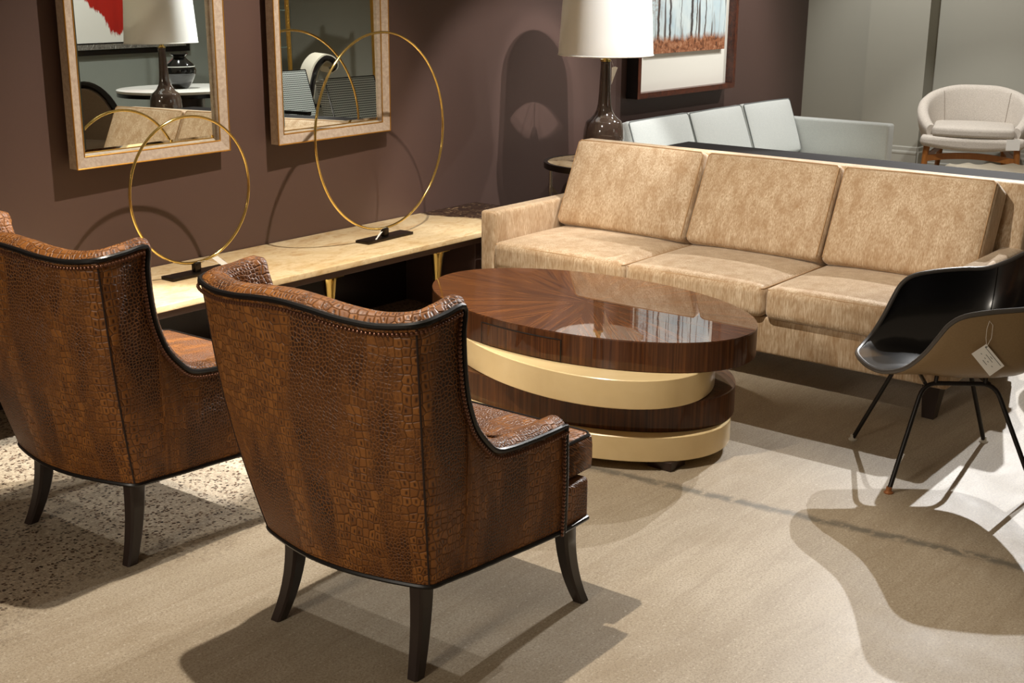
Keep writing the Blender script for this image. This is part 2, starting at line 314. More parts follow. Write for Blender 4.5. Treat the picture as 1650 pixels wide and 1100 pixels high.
# ------------------------------------------------------------------ mesh builder
class MB:
    def __init__(s): s.v = []; s.f = []; s.uv = {}
    def add(s, vs, fs, uvs=None, M=None):
        o = len(s.v)
        for i, p in enumerate(vs):
            p = Vector(p); s.v.append(M @ p if M else p)
            if uvs: s.uv[o+i] = uvs[i]
        s.f += [[a+o for a in f] for f in fs]; return s
    def build(s, name, mat, parent=None, smooth=True, auto=40):
        me = D.meshes.new(name); me.from_pydata([tuple(p) for p in s.v], [], s.f); me.update()
        if s.uv:
            l = me.uv_layers.new(name='UVMap')
            for lp in me.loops: l.data[lp.index].uv = s.uv.get(lp.vertex_index, (0, 0))
        me.materials.append(mat)
        if smooth:
            me.polygons.foreach_set('use_smooth', [True]*len(me.polygons))
            if auto: me.set_sharp_from_angle(angle=math.radians(auto))
        o = D.objects.new(name, me); COL.objects.link(o)
        if parent: o.parent = parent
        return o
    # --- shapes
    def box(s, c, d, M=None):
        x, y, z = d[0]/2, d[1]/2, d[2]/2
        vs = [(c[0]+a*x, c[1]+b*y, c[2]+e*z) for a in (-1, 1) for b in (-1, 1) for e in (-1, 1)]
        return s.add(vs, [(0, 1, 3, 2), (4, 6, 7, 5), (0, 4, 5, 1), (2, 3, 7, 6), (0, 2, 6, 4), (1, 5, 7, 3)], None, M)
    def rbox(s, c, d, r=.02, n=6, crown=0, M=None, k=3, fn=None, under=0):
        h = [x/2 for x in d]; r = min(r, min(h)*.98)
        ax = []
        for i in range(3):
            e = [h[i]-r+r*math.sin(j/k*PI/2) for j in range(1, k+1)]
            inn = [-(h[i]-r)+2*(h[i]-r)*j/n for j in range(n+1)]
            ax.append([-q for q in reversed(e)] + inn + e)
        idx = {}; vs = []; fs = []
        def vid(p):
            key = tuple(round(q, 6) for q in p)
            if key not in idx: idx[key] = len(vs); vs.append(p)
            return idx[key]
        for a in range(3):
            b, e = (a+1) % 3, (a+2) % 3
            for sg in (-1, 1):
                for i in range(len(ax[b])-1):
                    for j in range(len(ax[e])-1):
                        q = []
                        for (ii, jj) in ((i, j), (i+1, j), (i+1, j+1), (i, j+1)):
                            p = [0, 0, 0]; p[a] = sg*h[a]; p[b] = ax[b][ii]; p[e] = ax[e][jj]; q.append(vid(tuple(p)))
                        fs.append(q if sg > 0 else q[::-1])
        out = []
        for p in vs:
            inn = Vector([max(-(h[i]-r), min(h[i]-r, p[i])) for i in range(3)])
            dd = Vector(p) - inn
            q = inn + dd.normalized()*r if dd.length > 1e-9 else inn
            w = (1-min(1, abs(q.x/h[0]))**2.6)*(1-min(1, abs(q.y/h[1]))**2.6)
            q.z += crown*w*(q.z/h[2]) if q.z > 0 else under*w*(q.z/h[2])
            if fn: q = fn(q, h)
            out.append(q + Vector(c))
        return s.add(out, fs, None, M)
    def loft(s, rings, closed=True, cap0=False, cap1=False, uvs=None, M=None):
        n = len(rings[0]); vs = [p for r in rings for p in r]; fs = []
        for i in range(len(rings)-1):
            for j in range(n if closed else n-1):
                a, b = i*n+j, i*n+(j+1) % n; fs.append((a, b, b+n, a+n))
        if cap0: fs.append(list(range(n))[::-1])
        if cap1: fs.append([(len(rings)-1)*n+j for j in range(n)])
        return s.add(vs, fs, uvs, M)
    def lathe(s, prof, seg=32, c=(0, 0, 0), M=None, cap0=True, cap1=True):
        rings = [[(c[0]+r*math.cos(2*PI*j/seg), c[1]+r*math.sin(2*PI*j/seg), c[2]+z) for j in range(seg)] for r, z in prof]
        return s.loft(rings, True, cap0, cap1, None, M)
    def tube(s, pts, r, seg=8, closed=False, M=None):
        pts = [Vector(p) for p in pts]; n = len(pts); rings = []
        rr = r if isinstance(r, (list, tuple)) else [r]*n
        up = None
        for i, p in enumerate(pts):
            a = pts[(i-1) % n] if (closed or i > 0) else p; b = pts[(i+1) % n] if (closed or i < n-1) else p
            t = (b-a).normalized()
            if up is None: up = Vector((0, 0, 1)) if abs(t.z) < .9 else Vector((1, 0, 0))
            x = t.cross(up)
            if x.length < 1e-5: x = t.orthogonal()
            x.normalize(); up = x.cross(t).normalized()
            rings.append([p + rr[i]*(math.cos(2*PI*j/seg)*x + math.sin(2*PI*j/seg)*up) for j in range(seg)])
        if closed:
            o = len(s.v); s.loft(rings, True, False, False, None, M)
            m = len(rings)*seg; b = (len(rings)-1)*seg
            # match closing ring with least twist
            best = min(range(seg), key=lambda k: (rings[-1][0]-rings[0][k]).length)
            for j in range(seg):
                s.f.append([o+b+j, o+b+(j+1) % seg, o+(j+1+best) % seg, o+(j+best) % seg])
        else: s.loft(rings, True, True, True, None, M)
        return s
    def bar(s, a, b, w, h, w2=None, h2=None, side=None):
        # rectangular bar from a to b
        a, b = Vector(a), Vector(b); t = (b-a).normalized()
        x = Vector(side) if side else (t.cross(Vector((0, 0, 1))) if abs(t.z) < .95 else Vector((0, 1, 0)))
        x = (x - t*x.dot(t)).normalized(); y = x.cross(t)
        R = []
        for p, ww, hh in ((a, w, h), (b, w2 or w, h2 or h)):
            R.append([p+x*sx*ww/2+y*sy*hh/2 for sx, sy in ((-1, -1), (1, -1), (1, 1), (-1, 1))])
        return s.loft(R, True, True, True)

def thing(name, label, cat, loc=(0, 0, 0), rz=0.0, group=None):
    o = D.objects.new(name, None); COL.objects.link(o); o.location = loc; o.rotation_euler = (0, 0, rz)
    o.empty_display_size = .1; o['label'] = label; o['category'] = cat
    if group: o['group'] = group
    return o
def tag(o, label, cat, group=None):
    o['label'] = label; o['category'] = cat
    if group: o['group'] = group
    return o
def struct(o): o['kind'] = 'structure'; return o
def dup(root, loc, rz, label, group=None):
    r = root.copy(); COL.objects.link(r); r.location = loc; r.rotation_euler = (0, 0, rz); r['label'] = label
    if group: r['group'] = group
    for ch in list(root.children):
        c = ch.copy(); COL.objects.link(c); c.parent = r
        for g in ch.children:
            d = g.copy(); COL.objects.link(d); d.parent = c
    return r
def crom(pts, m):
    # Catmull-Rom through tuples, m samples per span
    P = [Vector(p) for p in pts]; out = []
    for i in range(len(P)-1):
        p0 = P[max(i-1, 0)]; p1 = P[i]; p2 = P[i+1]; p3 = P[min(i+2, len(P)-1)]
        for k in range(m):
            t = k/m
            out.append(.5*((2*p1)+(p2-p0)*t+(2*p0-5*p1+4*p2-p3)*t*t+(3*p1-p0-3*p2+p3)*t**3))
    out.append(P[-1]); return out

# ------------------------------------------------------------------ the room
WY = 4.66
b = MB(); b.box((5.5, 2.4, -.05), (19, 15, .1)); struct(b.build('floor', FLOOR, smooth=False))
b = MB(); b.box((3.41, WY+.075, 1.75), (12.82, .15, 3.5)); struct(b.build('wall_left', BROWN, smooth=False))
b = MB(); b.box((12.1, 3.0, 1.75), (.2, 12.0, 3.5)); struct(b.build('wall_back', GREY, smooth=False))
b = MB(); b.box((11.885, 4.67, 1.75), (.23, .57, 3.5)); struct(b.build('wall_column', GREY, smooth=False))
b = MB(); b.box((5.0, -2.9, 1.75), (14.0, .2, 3.5)); struct(b.build('wall_right', SAGE, smooth=False))
def baseboard(name, c0, c1, nx, ny):
    # profile swept from c0 to c1, sticking out along (nx, ny)
    prof = [(0, 0), (.022, 0), (.022, .035), (.016, .045), (.016, .125), (.02, .13), (.02, .145), (.012, .16), (.012, .19), (0, .2)]
    m = MB(); R = [[(c[0]+nx*p, c[1]+ny*p, z) for p, z in prof] for c in (c0, c1)]
    m.loft(R, True, True, True); struct(m.build(name, TRIM, smooth=False))
baseboard('baseboard_back', (12.0, -2.8), (12.0, 4.385), -1, 0)
baseboard('baseboard_column', (11.77, 4.385), (11.77, 4.955), -1, 0)
baseboard('baseboard_column_side', (11.77, 4.385), (12.0, 4.385), 0, -1)
baseboard('baseboard_alcove', (12.0, 4.955), (12.0, 8.9), -1, 0)
baseboard('baseboard_right', (-2, -2.8), (12.0, -2.8), 0, 1)

# ------------------------------------------------------------------ wing chairs
def make_wing_chair():
    root = thing('wing_chair', '', 'armchair')
    Z0 = .255
    cols = [  # bottom u, v   top u, v, z    inward u, v   thickness
        (.484, .360, .486, .360, .560, .00, -1, .075), (.420, .352, .420, .362, .561, .00, -1, .075),
        (.340, .342, .340, .360, .562, .00, -1, .072), (.260, .330, .245, .358, .567, .02, -1, .068),
        (.222, .326, .187, .358, .580, .05, -1, .064), (.196, .322, .145, .359, .615, .08, -1, .060),
        (.176, .320, .105, .360, .664, .10, -1, .056), (.160, .318, .077, .362, .727, .12, -1, .054),
        (.145, .315, .062, .364, .784, .14, -1, .052), (.130, .313, .054, .365, .850, .16, -1, .052),
        (.115, .310, .052, .365, .912, .18, -1, .054), (.100, .307, .056, .363, .972, .22, -1, .056),
        (.060, .300, -.025, .369, .968, .45, -1, .064), (.012, .288, -.108, .362, .962, .85, -.75, .076),
        (-.015, .220, -.145, .278, .953, 1, -.35, .082), (-.035, .140, -.163, .180, .957, 1, -.15, .085),
        (-.047, .070, -.170, .090, .966, 1, -.06, .086), (-.050, .0, -.172, .0, .971, 1, 0, .086)]
    full = [(c, -1) for c in cols] + [(c, 1) for c in reversed(cols[:-1])]
    Bc = crom([(c[0], c[1]*s, Z0) for c, s in full], 4)
    Tc = crom([(c[2], c[3]*s, c[4]) for c, s in full], 4)
    Ic = [v.normalized() for v in crom([(c[5], -c[6]*-1*s, 0) for c, s in full], 4)]
    Th = [v.x for v in crom([(c[7], 0, 0) for c, s in full], 4)]
    n = len(Bc)
    # sharp tips: keep index of tips and seams
    TIP = 11*4; SEAM_R = 13*4; SEAM_L = n-1-SEAM_R; TIPL = n-1-TIP
    arc = [0]
    for i in range(1, n): arc.append(arc[-1] + ((Bc[i]-Bc[i-1]).length + (Tc[i]-Tc[i-1]).length)/2*.9)
    NR = 16
    def outer(i, w):
        p = Bc[i].lerp(Tc[i], w); e = min(1, max(0, (min(i, n-1-i)-4)/44)); return p - Ic[i]*((.003+.017*e)*math.sin(PI*min(1, w*1.05)))
    def strip(i0, i1, name):
        m = MB(); rings = []; uvs = []
        for i in range(i0, i1+1):
            L = (Tc[i]-Bc[i]).length
            for k in range(NR+1): uvs.append((arc[i], L*k/NR + Z0))
            rings.append([outer(i, k/NR) for k in range(NR+1)])
        m.loft(rings, False, uvs=uvs); o = m.build(name, CROC, root, auto=None); return o
    strip(0, SEAM_R, 'side_panel'); strip(SEAM_R, SEAM_L, 'back_panel'); strip(SEAM_L, n-1, 'side_panel')
    # rim directions
    up = []
    for i in range(n):
        t = (Tc[min(n-1, i+1)] - Tc[max(0, i-1)]).normalized()
        u = t.cross(Ic[i]); 
        ref = Vector((1, 0, .6)) if (i < TIP or i > TIPL) else Vector((0, 0, 1))
        if u.dot(ref) < 0: u = -u
        if i in (TIP, TIPL): u = (u + Vector((.6, 0, .6))).normalized()
        up.append(u.normalized())
    # inside upholstery: roll over the rim, then down to the deck
    m = MB(); rings = []; uvs = []
    for i in range(n):
        T = Tc[i]; I = T + Ic[i]*Th[i]; row = []; q = 0
        for k in range(7):
            w = k/6; row.append(T.lerp(I, w) + up[i]*(.022*math.sin(PI*w)**.7 if 0 < k < 6 else 0))
        bot = Bc[i] + Ic[i]*(Th[i]+.012); bot.z = .40
        for k in range(1, 9):
            w = k/8; p = I.lerp(bot, w); row.append(p + Ic[i]*(.028*math.sin(PI*w)))
        rings.append(row)
        for k, p in enumerate(row):
            if k: q += (row[k]-row[k-1]).length
            uvs.append((arc[i]+.37, 2.0-q))
    m.loft(rings, False, uvs=uvs); m.build('inside_upholstery', CROC, root, auto=None)
    for e in (0, n-1):   # front face of each arm
        m = MB(); rings = []; uvs = []
        for k in range(NR+1):
            a = outer(e, k/NR); c = a + Ic[e]*Th[e]; md = (a+c)/2 + Vector((.010, 0, 0))
            if k == NR: md += up[e]*.02
            rings.append([a, md, c]); uvs += [(a.y+3, a.z), (md.y+3, md.z), (c.y+3, c.z)]
        m.loft(rings, False, uvs=uvs); m.build('arm_front', CROC, root, auto=None)
    # piping along the rim and down the arm fronts
    rim = [outer(0, k/NR) for k in range(NR)] + Tc[:] + [outer(n-1, k/NR) for k in reversed(range(NR))]
    m = MB(); m.tube([p - (Ic[0]*0) for p in rim], .0078, 8); m.build('piping', PIPE, root)
    m = MB(); m.tube([p + Vector((0, 0, .004)) for p in Bc], .0075, 8)
    m.tube([Bc[0]+Vector((0, 0, .004)), (.602, -.357, Z0+.002), (.608, -.35, Z0+.002), (.608, .35, Z0+.002), (.602, .357, Z0+.002), Bc[-1]+Vector((0, 0, .004))], .0075, 8); m.build('bottom_welt', PIPE, root)
    for s_ in (SEAM_R, SEAM_L):
        m = MB(); m.tube([outer(s_, k/NR*.985) - Ic[s_]*.0006 for k in range(NR+1)], .0026, 6); m.build('back_seam', SEAM, root)
    # nail heads, too small to lift one by one
    line = []
    for k in range(NR): 
        p = outer(0, k/NR); line.append((p + Vector((-.016, 0, 0)), -Ic[0]))
    for i in range(n): 
        p = Tc[i] - up[i]*.0165; line.append((p, -Ic[i]))
    for k in reversed(range(NR)):
        p = outer(n-1, k/NR); line.append((p + Vector((-.016, 0, 0)), -Ic[n-1]))
    m = MB(); acc = 0; step = .0108
    for i in range(len(line)-1):
        (a, na), (c, nc) = line[i], line[i+1]; L = (c-a).length
        while acc < L:
            w = acc/L; p = a.lerp(c, w) + na.lerp(nc, w)*.0055; r = .0057
            m.lathe([(.0005, -r*.3), (r*.75, -r*.3), (r, 0), (r*.72, r*.7), (.0004, r)], 7, M=Matrix.Translation(p) @ na.to_track_quat('Z', 'X').to_matrix().to_4x4())
            acc += step
        acc -= L
    o = m.build('nailhead_trim', NAIL, root); o['kind'] = 'stuff'
    # seat rail and deck
    m = MB(); m.rbox((.542, 0, .316), (.135, .715, .124), .014, 6)
    for i, p in enumerate(m.v): m.uv[i] = (p.y+p.x*.9+5, p.z+p.x*.3)
    m.build('seat_rail', CROC, root)
    m = MB(); m.box((.27, 0, .32), (.42, .44, .12)); m.build('deck', SEAM, root, smooth=False)
    # T-shaped cushion
    out = [(-.06, -.20), (.02, -.262), (.515, -.285), (.522, -.340), (.640, -.340), (.655, -.325), (.655, .325), (.640, .340), (.522, .340), (.515, .285), (.02, .262), (-.06, .20)]
    cx, cy = .3, 0
    dense = []
    for i in range(len(out)):
        a, c = Vector((*out[i], 0)), Vector((*out[(i+1) % len(out)], 0)); k = max(1, int((c-a).length/.04))
        dense += [a.lerp(c, j/k) for j in range(k)]
    m = MB(); rings = []; uvs = []
    for ins, z in ((.010, .383), (.0, .390), (-.002, .42), (-.002, .455), (.0, .482), (.006, .488)):
        rings.append([Vector((p.x-ins*(1 if p.x > .3 else -.3), p.y-ins*(1 if p.y > 0 else -1), z)) for p in dense])
    for f in (.86, .7, .5, .3, .1):
        rings.append([Vector((cx+(p.x-cx)*f, p.y*f, .488+.026*(1-f**2.2))) for p in dense])
    uvs = [(p.y+7+.3*p.z, p.x+p.z*1.2) for r in rings for p in r]
    m.loft(rings, True, True, True, uvs=uvs); cu = m.build('seat_cushion', CROC, root, auto=None)
    m = MB(); m.tube([p + Vector((0, 0, .486)) - Vector((.006*(1 if p.x > .3 else -1), .006*(1 if p.y > 0 else -1), 0)) for p in dense], .0055, 6, True); m.build('cushion_piping', PIPE, cu)
    # sabre legs
    for (a, mid, f) in (((.055, .225), (.035, .228), (.0, .250)), ((.548, .320), (.555, .322), (.600, .344))):
        for s in (-1, 1):
            m = MB(); R = []
            for k in range(9):
                w = k/8; z = .262*(1-w); p = Vector((a[0], a[1]*s, 0)).lerp(Vector((f[0], f[1]*s, 0)), w**2.2); h = (.029-.010*w)
                hv = .024-.007*w
                R.append([Vector((p.x+sx*h, p.y+sy*hv, z)) for sx, sy in ((-1, -.7), (-.7, -1), (.7, -1), (1, -.7), (1, .7), (.7, 1), (-.7, 1), (-1, .7))])
            m.loft(R, True, True, True); lg = m.build('leg', ESPR, root)
            m = MB(); m.lathe([(.009, 0), (.009, .004)], 10, (f[0], f[1]*s, -.001)); m.build('glide', GLIDE, lg)
    return root
ch = make_wing_chair()
ch.location = (2.10, 2.19, .001); ch.rotation_euler = (0, 0, math.radians(.9))
ch['label'] = 'crocodile leather wing chair nearest the camera, whole back and right arm in view'; ch['group'] = 'pair of crocodile leather wing chairs'
dup(ch, (2.037, 3.29, .001), math.radians(1.75), 'crocodile leather wing chair by the marble console, cut off at the left edge')

# ------------------------------------------------------------------ coffee table of stacked ovals
def make_coffee_table():
    root = thing('coffee_table', 'oval walnut and cream coffee table of four twisted tiers in front of the sofa', 'coffee table', (4.035, 2.83, 0))
    A, Bq = .452, .736
    def ell(cx, cy, ang, n=96, a=A, bb=Bq, t0=0, t1=2*PI, closed=True):
        th = math.radians(ang); out = []
        for j in range(n if closed else n+1):
            t = t0+(t1-t0)*j/n; x, y = a*math.cos(t), bb*math.sin(t)
            out.append((cx+x*math.cos(th)-y*math.sin(th), cy+x*math.sin(th)+y*math.cos(th)))
        return out
    def tier(name, cx, cy, ang, z0, z1, mat, topw=None):
        m = MB(); rings = []; uvs = []; n = 120
        for ins, z in ((.03, z0), (.003, z0), (0, z0+.003), (0, z1-.003), (.003, z1), (.03, z1)):
            p = ell(cx, cy, ang, n, A-ins, Bq-ins); rings.append([(x, y, z) for x, y in p])
            s = 0
            for j in range(n):
                uvs.append((s, z)); s += math.dist(p[j], p[(j+1) % n])
        m.loft(rings, True, True, True, uvs=uvs); return m.build(name, mat, root, auto=30)
    ox, oy = root.location.x, root.location.y
    t1 = (4.06-ox, 2.795-oy, -3.2)
    tier('top_tier', *t1, .348, .460, BANDWOOD)
    tier('cream_tier', 4.037-ox, 2.836-oy, -25, .240, .3475, CREAMLAC)
    tier('walnut_tier', 4.025-ox, 2.842-oy, -6, .128, .2395, BANDWOOD)
    tier('cream_tier', 3.972-ox, 2.826-oy, -6, .034, .1275, CREAMLAC)
    # veneer wedges of the sunburst top
    NW = 16
    for k in range(NW):
        ta, tb = 2*PI*k/NW, 2*PI*(k+1)/NW
        n = 10; rim = ell(t1[0], t1[1], t1[2], n, A-.001, Bq-.001, ta, tb, False)
        mid = rim[n//2]; d = Vector((mid[0]-t1[0], mid[1]-t1[1], 0)).normalized(); q = Vector((-d.y, d.x, 0))
        pts = [Vector((t1[0], t1[1], 0))] + [Vector((x, y, 0)) for x, y in rim]
        m = MB(); vs = []; uv = []; 
        for z in (.459, .4615):
            for p in pts:
                vs.append((p.x, p.y, z)); e = p-pts[0]; uv.append((e.dot(d)+k*3.1, e.dot(q)+k*1.7))
        N = len(pts); fs = [list(range(N, 2*N)), list(range(N))[::-1]] + [(i, (i+1) % N, (i+1) % N+N, i+N) for i in range(N)]
        m.add(vs, fs, uv); m.build('veneer_wedge', TOPWOOD, root, smooth=False)
    # curved drawer front let into the top tier
    th = math.radians(t1[2])
    def par(wx, wy):
        x, y = wx-ox-t1[0], wy-oy-t1[1]; X = x*math.cos(-th)-y*math.sin(-th); Y = x*math.sin(-th)+y*math.cos(-th)
        return math.atan2(Y/Bq, X/A) % (2*PI)
    ta, tb = par(3.60, 2.985), par(3.618, 2.600); n = 24
    m = MB(); rings = []; uvs = []
    P0 = ell(t1[0], t1[1], t1[2], n, A-.004, Bq-.004, ta, tb, False); P1 = ell(t1[0], t1[1], t1[2], n, A+.0025, Bq+.0025, ta, tb, False)
    s = 0
    for j in range(n+1):
        if j: s += math.dist(P1[j], P1[j-1])
        rings.append([(*P0[j], .353), (*P1[j], .353), (*P1[j], .432), (*P0[j], .432)]); uvs += [(s+9, .353), (s+9, .353), (s+9, .432), (s+9, .432)]
    m.loft(rings, True, True, True, uvs=uvs); dr = m.build('drawer_front', BANDWOOD, root, auto=30)
    g = ell(t1[0], t1[1], t1[2], n, A+.0016, Bq+.0016, ta-.004, tb+.004, False)
    m = MB(); m.tube([(*g[0], .351)] + [(*p, .4345) for p in g] + [(*g[-1], .351)], .0022, 6); m.build('shadow_gap', BLACKSIDE, dr)
    for fx, fy in ((3.755, 2.215), (4.16, 2.45), (3.76, 3.36), (4.16, 3.30)):
        m = MB(); m.rbox((fx-ox, fy-oy, .017), (.10, .10, .034), .003, 2); m.build('foot', DKBROWN, root)
make_coffee_table()

# ------------------------------------------------------------------ sofas: front toward -x, width along y
def make_sofa(name, label, loc, rz, W_, depth, zb, seat0, seat1, armz, armt, backz, ncush, fab, welt, slope=.20, cthick=.17, legh=.143, ct_top=.86, seatfront=-.02, piped=False, leaf=None, backlean=.17, cuts=None):
    root = thing(name, label, 'sofa', loc, rz)
    hw = W_/2
    m = MB(); m.rbox((depth*.5, 0, (zb+seat0)/2), (depth*.96, W_-.03, seat0-zb), .012, 8); m.build('base', fab, root)
    for s in (-1, 1):
        def slant(q, h):
            return q
        m = MB(); m.rbox((depth*.47, s*(hw-armt/2), (zb+armz)/2), (depth*.94, armt, armz-zb), .02, 10); m.build('arm', fab, root)
    # raked back
    def rake(q, h):
        w = (q.z+h[2])/(2*h[2]); q.x += backlean*w; return q
    m = MB(); m.rbox((depth-backlean-.055, 0, (zb+backz)/2), (.10, W_-.012, backz-zb), .02, 10, fn=rake); m.build('back_frame', fab, root)
    iw = W_-2*armt; cw = iw/ncush
    ys = cuts or [hw-armt-cw*k for k in range(ncush+1)]
    sd = depth*.70
    for k in range(ncush):
        y0, y1 = ys[k], ys[k+1]; yc = (y0+y1)/2; w = abs(y0-y1)
        m = MB(); m.rbox((sd/2+seatfront, yc, (seat0+seat1)/2), (sd, w-.006, seat1-seat0), .032, 12, crown=.022, under=0)
        c = m.build('seat_cushion', fab, root)
        f = seatfront+.012
        m = MB(); z = seat1-.012; e = w/2-.016
        m.tube([(sd*.9, yc-e-.008, z), (f+.01, yc-e-.006, z), (f, yc-e, z), (f-.002, yc, z+.004), (f, yc+e, z), (f+.01, yc+e+.006, z), (sd*.9, yc+e+.008, z)], .0042 if piped else .0028, 6); m.build('welt', welt, c)
    L = (ct_top-seat1)/math.cos(math.atan(slope/.42)); ang = math.atan(slope/.42)
    for k in range(ncush):
        y0, y1 = ys[k], ys[k+1]; yc = (y0+y1)/2; w = abs(y0-y1)-.012
        M = Matrix.Translation((depth-backlean-.105-cthick*.62, yc+random.uniform(-.003, .003), seat1-.005)) @ Matrix.Rotation(ang+random.uniform(-.012, .012), 4, 'Y') @ Matrix.Rotation(random.uniform(-.008, .008), 4, 'X')
        def puff(q, h):
            wv = (1-min(1, abs(q.y/h[1]))**2.4)*(1-min(1, abs(q.z/h[2]))**2.4); q.x += (-.026 if q.x < 0 else .0)*wv
            return q
        m = MB(); m.rbox((0, 0, L/2), (cthick, w, L), .03, 10, M=M, fn=puff); c = m.build('back_cushion', fab, root)
        xx = -cthick/2+.006; e = w/2-.010
        m = MB(); m.tube([M @ Vector(p) for p in ((xx, -e, .02), (xx, -e, L*.5), (xx, -e, L-.02), (xx, -e+.012, L-.009), (xx, 0, L-.006), (xx, e-.012, L-.009), (xx, e, L-.02), (xx, e, L*.5), (xx, e, .02))], .0042 if piped else .003, 6); m.build('welt', welt, c)
        if piped:
            xx = cthick/2-.01
            m = MB(); m.tube([M @ Vector(p) for p in ((xx, -e, .02), (xx, -e, L-.02), (xx, 0, L-.006), (xx, e, L-.02), (xx, e, .02))], .0042, 6); m.build('rear_welt', welt, c)
    for lx in (.07, depth-.1):
        for s in (-1, 1):
            m = MB(); m.bar((lx, s*(hw-.075), zb+.004), (lx+.0, s*(hw-.082), 0), .075, .075, .048, .048, side=(0, 1, 0)); m.build('leg', ESPR, root)
    return root
make_sofa('sofa', 'long tan chenille three-seat sofa facing the coffee table', (4.82, 2.777, 0), 0, 2.385, .95, .143, .305, .445, .59, .092, .862, 3, VELVET, DKVEL, cuts=[1.098, .325, -.385, -1.098])
make_sofa('sofa', 'pale grey three-seat sofa against the brown wall below the framed picture', (7.84, 3.56, 0), PI/2, 2.46, .98, .12, .27, .44, .70, .11, .70, 3, GREYFAB, GREYPIPE, slope=.15, cthick=.15, ct_top=.83, piped=True, backlean=.06, legh=.12)

# ------------------------------------------------------------------ marble console
def make_console():
    x0, x1 = 2.2, 5.62; y0, y1 = 4.056, WY-.004
    root = thing('console_table', 'long low travertine-topped console with gold legs under the mirrors', 'console', ((x0+x1)/2, (y0+y1)/2, 0))
    L, dp = x1-x0, y1-y0
    m = MB(); m.rbox((0, 0, .436), (L, dp, .028), .004, 2); m.build('stone_top', TRAV, root, auto=30)
    m = MB(); m.rbox((-.01, .01, .406), (L-.03, dp-.02, .032), .003, 2); m.build('apron', BROWN, root, auto=30)
    m = MB(); m.box((0, dp/2-.02, .195), (L-.06, .03, .388)); m.build('back_panel', GLOSSDK, root, smooth=False)
    m = MB(); m.rbox((5.03-root.location.x, .03, .195), (.10, dp-.09, .39), .006, 2); m.build('end_panel', BROWN, root)
    for lx in (2.86, 3.92, 4.655):
        m = MB(); prof = [(.016, 0), (.014, .01), (.013, .05), (.015, .15), (.021, .27), (.031, .36), (.036, .383), (.036, .388)]
        m.lathe(prof, 20, (lx-root.location.x, -dp/2+.055, 0)); lg = m.build('leg', BRASS, root)
        m = MB(); m.box((lx-root.location.x+.01, -dp/2+.055, .3885), (.10, .07, .003)); m.build('mount_plate', BRASS, lg, smooth=False)
make_console()

# ------------------------------------------------------------------ brass rings on stands
def card(root, name, pts, th=.0012, lines=None, mat=PAPER):
    # thin rectangular card from four corner points
    P = [Vector(p) for p in pts]; nn = (P[1]-P[0]).cross(P[3]-P[0]).normalized()
    m = MB(); m.add([p for p in P] + [p+nn*th for p in P], [(0, 3, 2, 1), (4, 5, 6, 7), (0, 1, 5, 4), (1, 2, 6, 5), (2, 3, 7, 6), (3, 0, 4, 7)])
    c = m.build(name, mat, root, smooth=False)
    for (u0, u1, v, h) in (lines or []):
        q = lambda u, vv: P[0]+(P[1]-P[0])*u+(P[3]-P[0])*vv
        for off in ((th+.0003),):
            m = MB(); a = [q(u0, v), q(u1, v), q(u1, v+h), q(u0, v+h)]
            m.add([p+nn*(th*.6) for p in a] + [p+nn*off for p in a], [(0, 3, 2, 1), (4, 5, 6, 7), (0, 1, 5, 4), (1, 2, 6, 5), (2, 3, 7, 6), (3, 0, 4, 7)])
            m.build('printed_line', INK, c, smooth=False)
    return c
def make_ring(label, x, y, z, R_, rz, bl, tagpts=None):
    root = thing('ring_sculpture', label, 'sculpture', (x, y, z), rz, 'brass ring sculptures on the console')
    m = MB(); m.tube([(R_*math.sin(2*PI*k/96), 0, .053+R_-R_*math.cos(2*PI*k/96)) for k in range(96)], .0062, 10, True); m.build('ring', BRASS, root)
    m = MB(); m.rbox((0, 0, .0065), (bl, .085, .013), .0015, 2); m.build('base', BRONZE, root, auto=30)
    m = MB(); m.rbox((0, 0, .034), (.036, .030, .044), .008, 2); m.build('post', BRONZE, root)
    if tagpts:
        t = card(root, 'price_tag', tagpts)
        m = MB(); a = (Vector(tagpts[0])*.5+Vector(tagpts[3])*.5); m.tube([a, (a.x*.5, -.012, .055), (0, -.010, .057)], .0006, 5); m.build('tag_string', PAPER, t)
    return root
make_ring('smaller brass ring on a dark base beside the left wing chair', 3.402, 4.39, .4505, .312, 0, .31, [(.062, -.03, .066), (.085, -.04, .073), (.128, -.085, .022), (.105, -.075, .015)])
make_ring('larger brass ring on a dark base in the middle of the console', 4.50, 4.315, .4505, .470, math.radians(3), .34, [(-.045, -.012, .040), (-.040, -.020, .044), (-.10, -.03, .012), (-.105, -.022, .008)])

# ------------------------------------------------------------------ wall mirrors
def frame_bars(root, w, h, bw, y0, y1, mat, edge=None, bev=.0, side=None):
    # four mitred bars around an opening; x across, z up, y0 front .. y1 back (centre at origin)
    W2, H2 = w/2, h/2
    O = [(-W2, -H2), (W2, -H2), (W2, H2), (-W2, H2)]; I = [(-W2+bw, -H2+bw), (W2-bw, -H2+bw), (W2-bw, H2-bw), (-W2+bw, H2-bw)]
    for k in range(4):
        a, b_, c, d = O[k], O[(k+1) % 4], I[(k+1) % 4], I[k]
        m = MB(); vs = [(a[0], y0, a[1]), (b_[0], y0, b_[1]), (c[0], y0+bev, c[1]), (d[0], y0+bev, d[1])] + [(p[0], y1, p[1]) for p in (a, b_, c, d)]
        m.add(vs, [(0, 1, 2, 3), (7, 6, 5, 4), (0, 4, 5, 1), (1, 5, 6, 2), (2, 6, 7, 3), (3, 7, 4, 0)]); bar = m.build('frame_bar', mat, root, smooth=False)
        if edge:
            for (p, q, yy) in ((a, b_, y0), (d, c, y0+bev)):
                m = MB(); m.tube([(p[0], yy, p[1]), (q[0], yy, q[1])], .0032, 6); m.build('gilt_edge', edge, bar)
